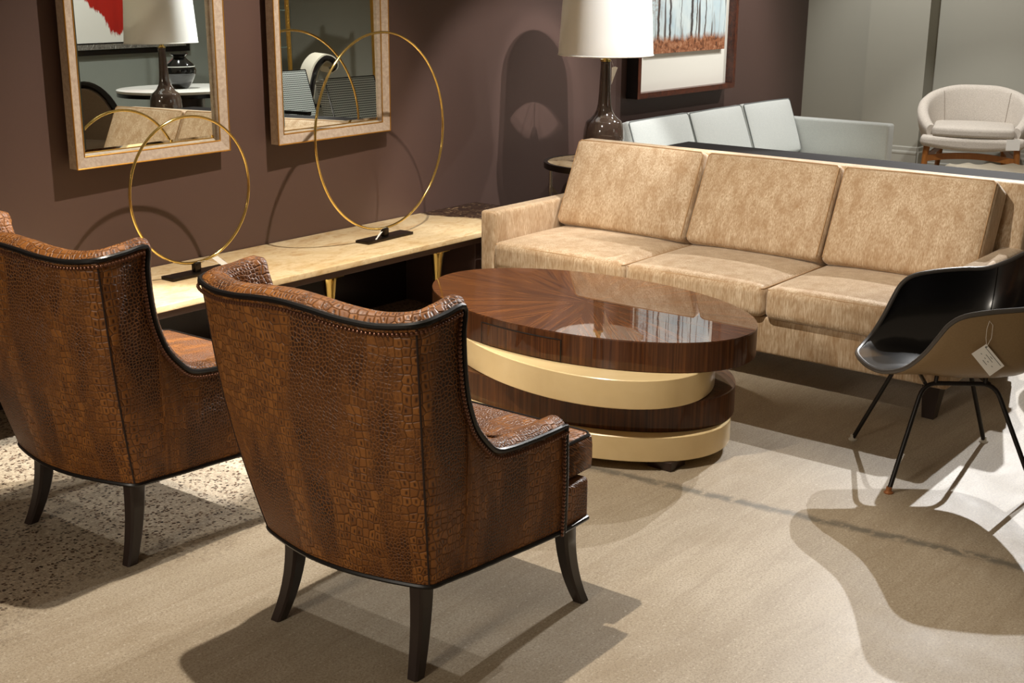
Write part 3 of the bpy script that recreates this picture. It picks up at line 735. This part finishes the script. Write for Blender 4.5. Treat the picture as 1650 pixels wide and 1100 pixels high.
def make_mirror(label, xc, z0, w, h, yc, rz, tilt):
    root = thing('wall_mirror', label, 'mirror', (xc, yc, z0+h/2), rz, 'framed wall mirrors')
    frame_bars(root, w, h, .046, -.026, .026, OAK, GOLDLEAF, .012)
    a, c = w/2-.046, h/2-.046; bv = .026; T = math.tan(tilt)
    m = MB()
    vs = [(-a, .016, -c), (a, .016, -c), (a, .016, c), (-a, .016, c), (-a+bv, .011, -c+bv), (a-bv, .011, -c+bv), (a-bv, .011, c-bv), (-a+bv, .011, c-bv)]
    vs = [(x, y+T*z, z) for x, y, z in vs]
    m.add(vs, [(4, 5, 6, 7), (0, 1, 5, 4), (1, 2, 6, 5), (2, 3, 7, 6), (3, 0, 4, 7)])
    m.add([(x, .024, z) for x, z in ((-a, -c), (a, -c), (a, c), (-a, c))], [(3, 2, 1, 0)])
    m.build('mirror_glass', MIRROR, root, smooth=False)
make_mirror('oak and gilt framed mirror on the left, above the smaller brass ring', 3.386, .932, .812, 1.25, 4.611, .030, .011)
make_mirror('oak and gilt framed mirror on the right, behind the larger brass ring', 4.457, .930, .792, 1.25, 4.611, .036, .014)

# ------------------------------------------------------------------ framed picture of bare trees
root = thing('framed_picture', 'framed forest picture with wide ivory mat beside the lamp', 'picture', (7.822, WY-.05, 1.50))
frame_bars(root, 1.31, 1.13, .036, -.045, .045, BURL, None, .0)
m = MB(); m.box((-.6545, .001, 0), (.003, .086, 1.128)); m.build('frame_side', BLACKSIDE, root, smooth=False)
m = MB(); m.box((0, .02, 0), (1.25, .01, 1.07)); m.build('mat_board', MATBOARD, root, smooth=False)
m = MB(); ax, az = .515, .40; cx, cz = .018, .115
vs = [(cx-ax, -.012, cz-az), (cx+ax, -.012, cz-az), (cx+ax, -.012, cz+az), (cx-ax, -.012, cz+az), (cx-ax, .006, cz-az), (cx+ax, .006, cz-az), (cx+ax, .006, cz+az), (cx-ax, .006, cz+az)]
m.add(vs, [(0, 1, 2, 3), (7, 6, 5, 4), (0, 4, 5, 1), (1, 5, 6, 2), (2, 6, 7, 3), (3, 7, 4, 0)], [(0, 0), (1.3, 0), (1.3, 1), (0, 1)]*2); m.build('print', FOREST, root, smooth=False)

# ------------------------------------------------------------------ side table and lamp, with a second pair off to the right
def make_side_table(label, loc):
    root = thing('side_table', label, 'table', loc, .5, 'round marble side tables')
    m = MB(); m.lathe([(.31, .655), (.318, .658), (.318, .680), (.0, .680)], 56, cap1=False); m.build('marble_top', ONYX, root)
    m = MB(); m.lathe([(.318, .648), (.34, .648), (.34, .682), (.318, .682)], 56, cap0=False, cap1=False); m.build('metal_rim', BRONZE, root, auto=30)
    m = MB(); m.tube([(.2*math.cos(2*PI*k/40), .2*math.sin(2*PI*k/40), .12) for k in range(40)], .007, 6, True); m.build('stretcher_ring', NICKEL, root)
    for k in range(3):
        a = 2*PI*k/3+1.7; c, s = math.cos(a), math.sin(a)
        m = MB(); m.tube([(.30*c, .30*s, .65), (.30*c, .30*s, 0)], .009, 10); m.tube([(.30*c, .30*s, .50), (.30*c, .30*s, .54)], .012, 10); lg = m.build('leg', NICKEL, root)
        m = MB(); m.bar((.30*c, .30*s, .54), (.05*c, .05*s, .20), .006, .018); m.build('brace', NICKEL, lg)
    return root
def make_lamp(label, loc, tagged):
    root = thing('table_lamp', label, 'lamp', loc, 0, 'table lamps with white drum shades')
    m = MB(); m.lathe([(.070, 0), (.078, .004), (.098, .04), (.113, .09), (.118, .14), (.115, .185), (.104, .225), (.098, .235), (.080, .248), (.060, .268), (.046, .295), (.038, .33), (.033, .40), (.029, .50), (.027, .568)], 40); m.build('base', SMOKE, root)
    m = MB(); m.lathe([(.030, .566), (.030, .578), (.018, .580), (.018, .60), (.012, .602), (.012, .64)], 24); m.build('brass_neck', BRASS, root)
    m = MB(); H0, H1 = .600, .985; seg = 64
    m.lathe([(.268, H0), (.243, H1), (.240, H1), (.265, H0), (.268, H0)], seg, cap0=False, cap1=False); sh = m.build('shade', SHADE, root, auto=60)
    m = MB(); m.tube([(.2675*math.cos(2*PI*k/64), .2675*math.sin(2*PI*k/64), H0+.004) for k in range(64)], .0035, 6, True); m.build('rim', SHADE, sh)
    m = MB()
    for k in range(3): m.tube([(0, 0, H1-.05), (.24*math.cos(k*2.094), .24*math.sin(k*2.094), H1-.02)], .002, 5)
    m.tube([(0, 0, .63), (0, 0, H1-.05)], .003, 6); m.build('harp', BRASS, sh)
    m = MB(); m.lathe([(.012, .64), (.03, .69), (.032, .715), (.02, .745), (.002, .755)], 20); m.build('bulb', PAPER, root)
    if tagged:
        e = Vector((.615, -.788, 0)); o = e*.030+Vector((-.02, -.02, 0))
        t = card(root, 'price_tag', [o+Vector((0, 0, .44)), o+e*.034+Vector((0, 0, .535)), o+e*.020+Vector((0, 0, .54)), o+Vector((0, 0, .535))])
        m = MB(); m.tube([o+e*.01+Vector((0, 0, .535)), o+Vector((0, 0, .57)), (.015, -.01, .585)], .0006, 5); m.build('tag_string', PAPER, t)
    return root
make_side_table('round marble-topped side table in the corner by the brown wall', (6.105, 4.11, 0))
make_lamp('smoky brown bottle lamp with white drum shade in front of the forest picture', (6.105, 4.11, .6805), True)
make_side_table('round side table at the far right end of the tan sofa', (6.22, 1.35, 0))
make_lamp('brown bottle lamp with white shade seen only in the left mirror', (6.22, 1.38, .6805), False)

# ------------------------------------------------------------------ dark table behind the tan sofa
root = thing('sofa_table', 'narrow charcoal table standing behind the tan sofa', 'table', (6.02, 2.655, 0))
m = MB(); m.rbox((0, 0, .817), (.34, 1.89, .03), .003, 3); m.build('top', STRIP, root, auto=30)
for sx in (-.14, .14):
    for sy in (-.9, .9):
        m = MB(); m.bar((sx, sy, .803), (sx, sy, 0), .04, .04, side=(1, 0, 0)); m.build('leg', STRIP, root, smooth=False)

# ------------------------------------------------------------------ black shell armchair
def make_shell_chair():
    ang = math.atan2(.8, -.6)
    root = thing('shell_armchair', 'black shell armchair with greige outside and black tube legs at the right edge', 'chair', (4.359, 1.469, 0), ang)
    rim = [(.282, 0, .402), (.270, .085, .398), (.235, .160, .402), (.185, .218, .432), (.140, .254, .490), (.105, .276, .555), (.075, .288, .606), (.028, .296, .638), (-.06, .300, .655), (-.15, .300, .664), (-.235, .286, .672), (-.295, .255, .705), (-.340, .205, .750), (-.366, .13, .782), (-.376, 0, .796)]
    half = crom(rim, 4); loop = half + [Vector((p.x, -p.y, p.z)) for p in reversed(half[1:-1])]
    n = len(loop); c0 = Vector((-.05, 0, .383))
    def surf(p, w, off=0):
        # bowl section from the seat centre to the rim
        e = p-c0; front = max(0, e.normalized().x)
        g = 1-(1-w)**(1.9-.75*front); hgt = w**(3.0+1.0*front)
        z = c0.z + e.z*hgt
        if front > .3: z += (front-.3)*.045*math.sin(PI*min(1, w*1.0))*(1-w*.3)
        return Vector((c0.x+e.x*g, c0.y+e.y*g, z+off))
    ws = [.02, .12, .24, .36, .48, .6, .7, .78, .85, .91, .96, 1.0]
    m = MB(); rings = [[surf(p, w, .016*(1-w*.6)) for p in loop] for w in ws]; m.loft(rings, True, True, False); m.build('upholstered_seat', BLKSHELL, root, auto=None)
    m = MB(); rings = []
    for w in ws:
        rings.append([surf(p, w) + (Vector((p.x-c0.x, p.y-c0.y, 0)).normalized()*.008*w) - Vector((0, 0, .004)) for p in loop])
    m.loft(rings[::-1], True, False, True); m.build('outer_shell', TANSHELL, root, auto=None)
    m = MB(); m.tube([p + Vector((p.x-c0.x, p.y-c0.y, 0)).normalized()*.003+Vector((0, 0, .004)) for p in loop], .0085, 8, True); m.build('rim_edge', EDGEGREY, root)
    for s in (1, -1):    # upholstery seams from arm to back
        i = min(range(n), key=lambda k: (loop[k]-Vector((-.27, .272*s, .685))).length)
        m = MB(); m.tube([surf(loop[i], w, .0165*(1-w*.6)) for w in (.55, .65, .74, .82, .9, .96, 1.0)], .002, 5); m.build('seam', PIPE, root)
    def bend(pts, r=.05):
        P = [Vector(p) for p in pts]; out = [P[0]]
        for i in range(1, len(P)-1):
            a = (P[i-1]-P[i]).normalized(); c = (P[i+1]-P[i]).normalized()
            for k in range(7):
                w = k/6; out.append((P[i]+a*r)*(1-w)**2 + P[i]*2*w*(1-w) + (P[i]+c*r)*w*w)
        return out+[P[-1]]
    for s in (1, -1):
        m = MB(); m.tube(bend([(.215, .262*s, .006), (.095, .145*s, .362), (-.150, .145*s, .362), (-.285, .262*s, .006)]), .0082, 10); fr = m.build('leg_hoop', BLACKM, root)
        for q, mt in (((.215, .262*s), COPPER if s > 0 else GLIDE), ((-.285, .262*s), GLIDE)):
            m = MB(); m.lathe([(.016, 0), (.017, .004), (.010, .009), (.0095, .022)], 14, (q[0], q[1], 0)); m.build('glide', mt, fr)
    m = MB()
    m.tube([(.09, .145, .362), (.075, .02, .362), (.075, -.02, .362), (.09, -.145, .362)], .007, 8); m.tube([(-.13, .145, .362), (-.12, 0, .362), (-.13, -.145, .362)], .007, 8); m.build('cross_bar', BLACKM, root)
    for q in ((.055, .145), (.055, -.145), (-.115, .145), (-.115, -.145)):
        m = MB(); m.tube([(q[0], q[1], .36), (q[0]-.003, q[1], .392)], .0075, 8); m.build('mount', BLACKM, root)
    ls = [(.10, .80, .84, .016), (.10, .22, .80, .016), (.18, .62, .66, .013), (.24, .34, .56, .013), (.44, .50, .56, .013), (.60, .68, .56, .013), (.26, .46, .44, .013)]
    # price tag hanging from the near arm: corner down, facing out
    o = Vector((-.045, .318, .49)); e = Vector((-.83, 0, .56)).normalized(); g = Vector((e.z, 0, -e.x))
    w2, h2 = .054, .038
    P = [o - e*w2 - g*h2, o + e*w2 - g*h2, o + e*w2 + g*h2, o - e*w2 + g*h2]
    ax = Vector((-1, 0, 0)); dn_ = Vector((0, 0, -1))
    c2 = lambda a, d: Vector((-.062, .318, .502)) + ax*a + dn_*d
    Q = [c2(-.0215, -.052), c2(.046, .022), c2(.002, .058), c2(-.066, -.018)]
    t = card(root, 'price_tag', [Q[3], Q[0], Q[1], Q[2]][::-1], .0012)
    nn = Vector((0, 1, 0))
    A_, B_, C_ = Q[0], Q[1], Q[3]
    for (u0, u1, v) in ((.06, .92, .14), (.44, .56, .26), (.30, .66, .38), (.16, .22, .55), (.36, .42, .55), (.52, .58, .55), (.74, .80, .55), (.40, .62, .72)):
        q = lambda u, vv: A_+(B_-A_)*u+(C_-A_)*vv
        pts = [q(u0, v), q(u1, v), q(u1, v+.028), q(u0, v+.028)]
        m = MB(); m.add([p+nn*.0012 for p in pts]+[p+nn*.0017 for p in pts], [(0, 3, 2, 1), (4, 5, 6, 7), (0, 1, 5, 4), (1, 2, 6, 5), (2, 3, 7, 6), (3, 0, 4, 7)]); m.build('printed_line', INK, t, smooth=False)
    m = MB(); m.lathe([(.0032, .0012), (.0032, .002)], 10, M=Matrix.Translation(A_*.84+(B_+C_)*.08) @ Matrix.Rotation(-PI/2, 4, 'X')); m.build('punch_hole', INK, t)
    hp = A_*.84+(B_+C_)*.08+Vector((0, .002, 0))
    m = MB(); m.tube([hp, hp+Vector((.006, .002, .03)), hp+Vector((.006, .0, .06)), hp+Vector((-.002, -.006, .086)), hp+Vector((-.014, -.004, .072)), hp+Vector((-.012, .001, .03)), hp], .0007, 5); m.build('tag_string', PAPER, t)
    m = MB(); m.rbox((.115, .10, .388), (.05, .035, .001), .0004, 1); m.build('care_label', PAPER, root)
make_shell_chair()

# ------------------------------------------------------------------ barrel chair against the back wall
def make_barrel():
    root = thing('barrel_chair', 'oatmeal barrel chair with teak legs against the grey back wall', 'chair', (11.22, 3.70, 0), math.radians(202-4))
    # local: forward +x
    N = 40; rows = 10
    m = MB(); ring = []
    for i in range(N+1):
        a = math.radians(-128+256*i/N)          # 0 = back
        w = abs(a)/math.radians(128)
        top = .815-.30*max(0, w-.12)**1.7/.80
        bo = .345
        R0, R1 = .40, .455
        cx = .02; ca, sa = -math.cos(a), math.sin(a)
        sec = []
        fy = 1.02
        def P(r, z, lean=0): return Vector((cx+ca*(r+lean)*.92, sa*(r+lean)*fy, z))
        for k in range(7): w2 = k/6; sec.append(P(R0+.0+(R1-R0)*math.sin(w2*PI/2), bo+(top-.04-bo)*w2, .015*w2))
        for k in range(1, 7):
            t = k/6*PI; sec.append(P(R1-.045+.045*math.cos(t), top-.04+.042*math.sin(t), .015))
        for k in range(1, 7): w2 = k/6; sec.append(P(R1-.09-.03*w2, top-.04-(top-.04-.40)*w2, .015*(1-w2)))
        ring.append(sec)
    m.loft(ring, False)
    for e in (0, N):
        s = ring[e]; o = len(m.v); m.v += list(s); m.f.append([o+k for k in range(len(s))] if e else [o+k for k in reversed(range(len(s)))])
    m.build('barrel_back', HEATHER, root, auto=60)
    for i in (13, 27):
        m = MB(); m.tube([ring[i][k]+Vector((.003, 0, 0)) for k in range(11, 19)], .003, 5); m.build('back_seam', HEATHSEAM, root)
    def bow(q, h): 
        q.x += .05*(1-(q.y/h[1])**2)*(1 if q.x > 0 else .0); return q
    m = MB(); 
    def sag(q, h):
        q = bow(q, h); 
        if q.z < 0: q.z -= .03*(1-(q.y/h[1])**2)
        return q
    m.rbox((.05, 0, .388), (.60, .84, .085), .035, 10, fn=sag); m.build('seat_deck', HEATHER, root)
    m = MB(); m.rbox((.06, 0, .468), (.58, .66, .085), .028, 10, crown=.022, fn=bow); cu = m.build('seat_cushion', HEATHER, root)
    pts = [(.335+.05*(1-(y/.31)**2), y, z) for y, z in [(-.31+.62*k/16, .505) for k in range(17)]]
    m = MB(); m.tube(pts, .004, 5); m.tube([(x, y, .432) for x, y, z in pts], .004, 5); m.build('cushion_piping', GREYPIPE, cu)
    for (x, y, fx, fy) in ((.30, .36, .33, .385), (.30, -.36, .33, -.385), (-.24, .26, -.30, .29), (-.24, -.26, -.30, -.29)):
        m = MB(); m.tube([(x, y, .36), (x*.6+fx*.4, y*.6+fy*.4, .2), (fx, fy, 0)], [.028, .026, .016], 12); m.build('leg', TEAK, root)
    m = MB(); R = []
    for k in range(17):
        w = -1+2*k/16; y = .362*w; z = .235+.035*(1-w*w); R.append([(.31+sx*.013, y, z+sz*.026) for sx, sz in ((-1, -1), (1, -1), (1, 1), (-1, 1))])
    m.loft(R, True, True, True); m.build('front_rail', TEAK, root)
    for s in (1, -1):
        m = MB(); m.bar((.30, .36*s, .25), (-.25, .27*s, .27), .02, .04); m.build('side_rail', TEAK, root, smooth=False)
    # price card hanging from the arm on the side toward the right
    M = (Matrix.Translation(root.location) @ Matrix.Rotation(root.rotation_euler.z, 4, 'Z')).inverted()
    o = Vector((10.86, 3.245, .40))
    card(root, 'price_tag', [M @ (o+Vector(p)) for p in ((-.035, .045, -.045), (.035, -.045, -.045), (.035, -.045, .045), (-.035, .045, .045))])
    return root
make_barrel()
# ------------------------------------------------------------------ tufted ottoman
root = thing('ottoman', 'cream tufted ottoman behind the sofa in front of the barrel chair', 'ottoman', (9.16, 2.68, 0), math.radians(36))
S = .40; N = 48; tuft = []
for i in range(5):
    for j in range(5): tuft.append((-S+.08+i*.16, -S+.08+j*.16))
m = MB(); rings = []
for i in range(N+1):
    row = []
    for j in range(N+1):
        x, y = -S+2*S*i/N, -S+2*S*j/N
        dmin = min(math.dist((x, y), t) for t in tuft)
        e = min(S-abs(x), S-abs(y)); z = .40+.035*min(1, dmin/.08)**.7 - .045*max(0, 1-e/.05)**2
        row.append((x, y, z))
    rings.append(row)
m.loft(rings, False); m.build('tufted_top', CREAMFAB, root, auto=None)
m = MB(); m.rbox((0, 0, .26), (.80, .80, .24), .02, 4); m.build('body', CREAMFAB, root)
for t in tuft:
    m = MB(); m.lathe([(.011, 0), (.009, .005), (.001, .007)], 8, (t[0], t[1], .398)); m.build('button', CREAMFAB, root)
for sx in (-1, 1):
    for sy in (-1, 1):
        m = MB(); m.bar((sx*.34, sy*.34, .145), (sx*.34, sy*.34, 0), .05, .05, .035, .035, side=(1, 0, 0)); m.build('leg', ESPR, root, smooth=False)

# ------------------------------------------------------------------ things seen in the mirrors, on the far side of the showroom
root = thing('framed_picture', 'red brush abstract in carved silver frame on sage wall, seen in left mirror', 'picture', (9.15, -2.765, 1.79))
frame_bars(root, 1.95, 1.56, .13, -.030, .035, BLKLAC, None, .02)
frame_bars(root, 1.83, 1.44, .055, -.040, -.012, SILVERF, None, .004)
m = MB(); ax, az = .86, .665
vs = [(-ax, .0, -az), (ax, .0, -az), (ax, .0, az), (-ax, .0, az)]
vs += [(x, .02, z) for x, _, z in vs]
m.add(vs, [(3, 2, 1, 0), (4, 5, 6, 7), (0, 1, 5, 4), (1, 2, 6, 5), (2, 3, 7, 6), (3, 0, 4, 7)], [(0, 0), (1, 0), (1, .77), (0, .77)]*2); m.build('print', REDART, root, smooth=False)
# the picture hangs on the far wall facing the room
root.rotation_euler = (0, 0, PI)

root = thing('round_table', 'round white-topped pedestal table seen in left mirror', 'table', (8.17, -.66, 0))
m = MB(); m.lathe([(.61, .74), (.62, .745), (.62, .765), (.61, .77), (0, .77)], 64, cap1=False); m.build('marble_top', WHITETOP, root, auto=30)
m = MB(); m.lathe([(.20, .70), (.615, .705), (.615, .739), (.20, .739)], 64); m.build('table_edge', BLKLAC, root, auto=30)
m = MB(); m.lathe([(.34, 0), (.34, .03), (.20, .05), (.19, .40), (.20, .70)], 40); m.build('pedestal', DKBROWN, root, auto=30)
root = thing('vase', 'black glazed round vase standing on the white pedestal table', 'vase', (8.10, -.60, .7705))
m = MB(); m.lathe([(.07, 0), (.075, .01), (.11, .06), (.145, .13), (.15, .17), (.125, .23), (.075, .27), (.06, .29), (.062, .30), (.085, .318), (.083, .325), (.055, .31), (.05, .28)], 36, cap1=False); m.build('body', VASEM, root)
m = MB(); m.tube([(.137*math.cos(2*PI*k/36), .137*math.sin(2*PI*k/36), .205) for k in range(36)], .004, 6, True); m.build('band', WHITETOP, root)

def make_arch_chair():
    root = thing('arch_back_chair', 'taupe armchair with black arched frame seen at left of left mirror', 'chair', (6.22, .13, 0), math.radians(165))
    pts = [(-.30, .36*math.cos(t), .42+.50*math.sin(t)) for t in [PI*k/24 for k in range(25)]]
    m = MB(); m.tube(pts, .028, 8); m.build('arched_frame', BLKLAC, root)
    m = MB(); m.tube([(p[0]-.03, p[1]*.90, .42+(p[2]-.42)*.93) for p in pts], .02, 8); m.build('inner_band', CREAMFAB, root)
    m = MB(); q = [(p[1]*.92, .42+(p[2]-.42)*.94) for p in pts]
    m.add([(-.26, y, z) for y, z in q] + [(-.33, y, z) for y, z in q], [list(range(25)), list(range(25, 50))[::-1]] + [(i, i+1, i+26, i+25) for i in range(24)]); m.build('backrest', TANFAB, root)
    m = MB(); m.rbox((0, 0, .40), (.62, .70, .14), .04, 8, crown=.02); m.build('seat', TANFAB, root)
    m = MB(); m.rbox((0, 0, .31), (.64, .72, .05), .01, 3); m.build('seat_frame', BLKLAC, root)
    for sx in (-.28, .28):
        for sy in (-.33, .33):
            m = MB(); m.bar((sx, sy, .30), (sx, sy, 0), .045, .045, .03, .03, side=(1, 0, 0)); m.build('leg', BLKLAC, root, smooth=False)
make_arch_chair()

def make_check_chair(label, loc, rz):
    root = thing('lounge_chair', label, 'chair', loc, rz, 'houndstooth lounge chairs')
    A = math.radians(-18)
    M = Matrix.Translation((-.22, 0, .42)) @ Matrix.Rotation(A, 4, 'Y')
    m = MB(); m.rbox((0, 0, .27), (.13, .60, .54), .02, 6, M=M); m.build('back_cushion', CHECK, root)
    m = MB()
    for k in (-1, 1): m.tube([M @ Vector((.062, .292*k, .01)), M @ Vector((.062, .292*k, .53))], .006, 6)
    m.tube([M @ Vector((.062, -.292, .53)), M @ Vector((.062, .292, .53))], .006, 6); m.build('piping', BLKLAC, root)
    m = MB(); m.rbox((.10, 0, .37), (.64, .60, .13), .02, 6, crown=.01); m.build('seat_cushion', CHECK, root)
    for s in (-1, 1):
        m = MB(); m.bar((-.36, .335*s, .60), (.42, .335*s, .60), .05, .03, side=(0, 1, 0)); m.build('armrest', BLKLAC, root, smooth=False)
        for x in (-.33, .39):
            m = MB(); m.bar((x, .335*s, .60), (x, .335*s, 0), .045, .045, side=(1, 0, 0)); m.build('leg', BLKLAC, root, smooth=False)
    m = MB(); m.box((.05, 0, .28), (.70, .66, .04)); m.build('seat_frame', BLKLAC, root, smooth=False)
make_check_chair('houndstooth lounge chair with black arms in the middle of right mirror', (8.21, 1.75, 0), math.radians(96))
make_check_chair('houndstooth lounge chair at the left edge of right mirror', (8.76, .42, 0), math.radians(96))

root = thing('scroll_chair', 'cream chair with black scrolled back frame seen in right mirror', 'chair', (9.50, -.62, 0), math.radians(215))
pr_ = [(-.16, .42), (-.24, .60), (-.28, .78), (-.33, .93), (-.42, 1.02), (-.50, 1.00), (-.52, .94), (-.47, .90)]
m = MB(); cv = crom([(x, 0, z) for x, z in pr_], 5)
R = []
for i, p in enumerate(cv):
    t = (cv[min(len(cv)-1, i+1)]-cv[max(0, i-1)]).normalized(); nn = Vector((t.z, 0, -t.x))
    R.append([p+Vector((0, sy*.26, 0))+nn*sn*.04 for sy, sn in ((-1, -1), (1, -1), (1, 1), (-1, 1))])
m.loft(R, True, True, True); m.build('backrest', CREAMFAB, root, auto=50)
for s in (-1, 1):
    m = MB(); m.tube([p+Vector((0, s*.285, 0)) for p in cv], .028, 8); m.build('scroll_frame', BLKLAC, root)
    for x in (-.16, .30):
        m = MB(); m.bar((x, s*.27, .40), (x+(.05 if x > 0 else -.05), s*.28, 0), .05, .05, .03, .03, side=(1, 0, 0)); m.build('leg', BLKLAC, root, smooth=False)
m = MB(); m.rbox((.07, 0, .43), (.54, .56, .12), .04, 8, crown=.03); m.build('seat', CREAMFAB, root)
m = MB(); m.rbox((.07, 0, .35), (.54, .60, .06), .012, 3); m.build('seat_frame', BLKLAC, root)

root = thing('etagere', 'gold-framed glass shelf unit seen at left of right mirror', 'shelf', (10.0, -1.55, 0), .3)
for sx in (-.4, .4):
    for sy in (-.18, .18):
        m = MB(); m.bar((sx, sy, 0), (sx, sy, 2.0), .035, .035, side=(1, 0, 0)); m.build('post', GILT, root, smooth=False)
for z in (.3, .7, 1.1, 1.5, 1.95):
    m = MB(); m.box((0, 0, z), (.79, .35, .01)); m.build('glass_shelf', SHELFGLASS, root, smooth=False)
root = thing('floor_mirror', 'gilt floor mirror leaning on far wall at right of right mirror', 'mirror', (11.86, -.78, 1.16), math.radians(-90))
frame_bars(root, 1.1, 1.9, .11, -.03, .03, GILT, None, .01)
m = MB(); m.box((0, .015, 0), (.9, .01, 1.7)); m.build('mirror_glass', MIRROR, root, smooth=False)
root = thing('bench', 'cream bench with black carved rail seen at right of right mirror', 'bench', (10.0, 1.1, 0), math.radians(120))
m = MB(); m.rbox((0, 0, .50), (1.1, .48, .12), .04, 8, crown=.03); m.build('cushion', CREAMFAB, root)
m = MB(); m.rbox((0, 0, .41), (1.12, .50, .07), .012, 3); m.build('rail', SILVERF, root)
for sx in (-.5, .5):
    for sy in (-.2, .2):
        m = MB(); m.bar((sx, sy, .38), (sx, sy, 0), .05, .05, .03, .03, side=(1, 0, 0)); m.build('leg', GILT, root, smooth=False)
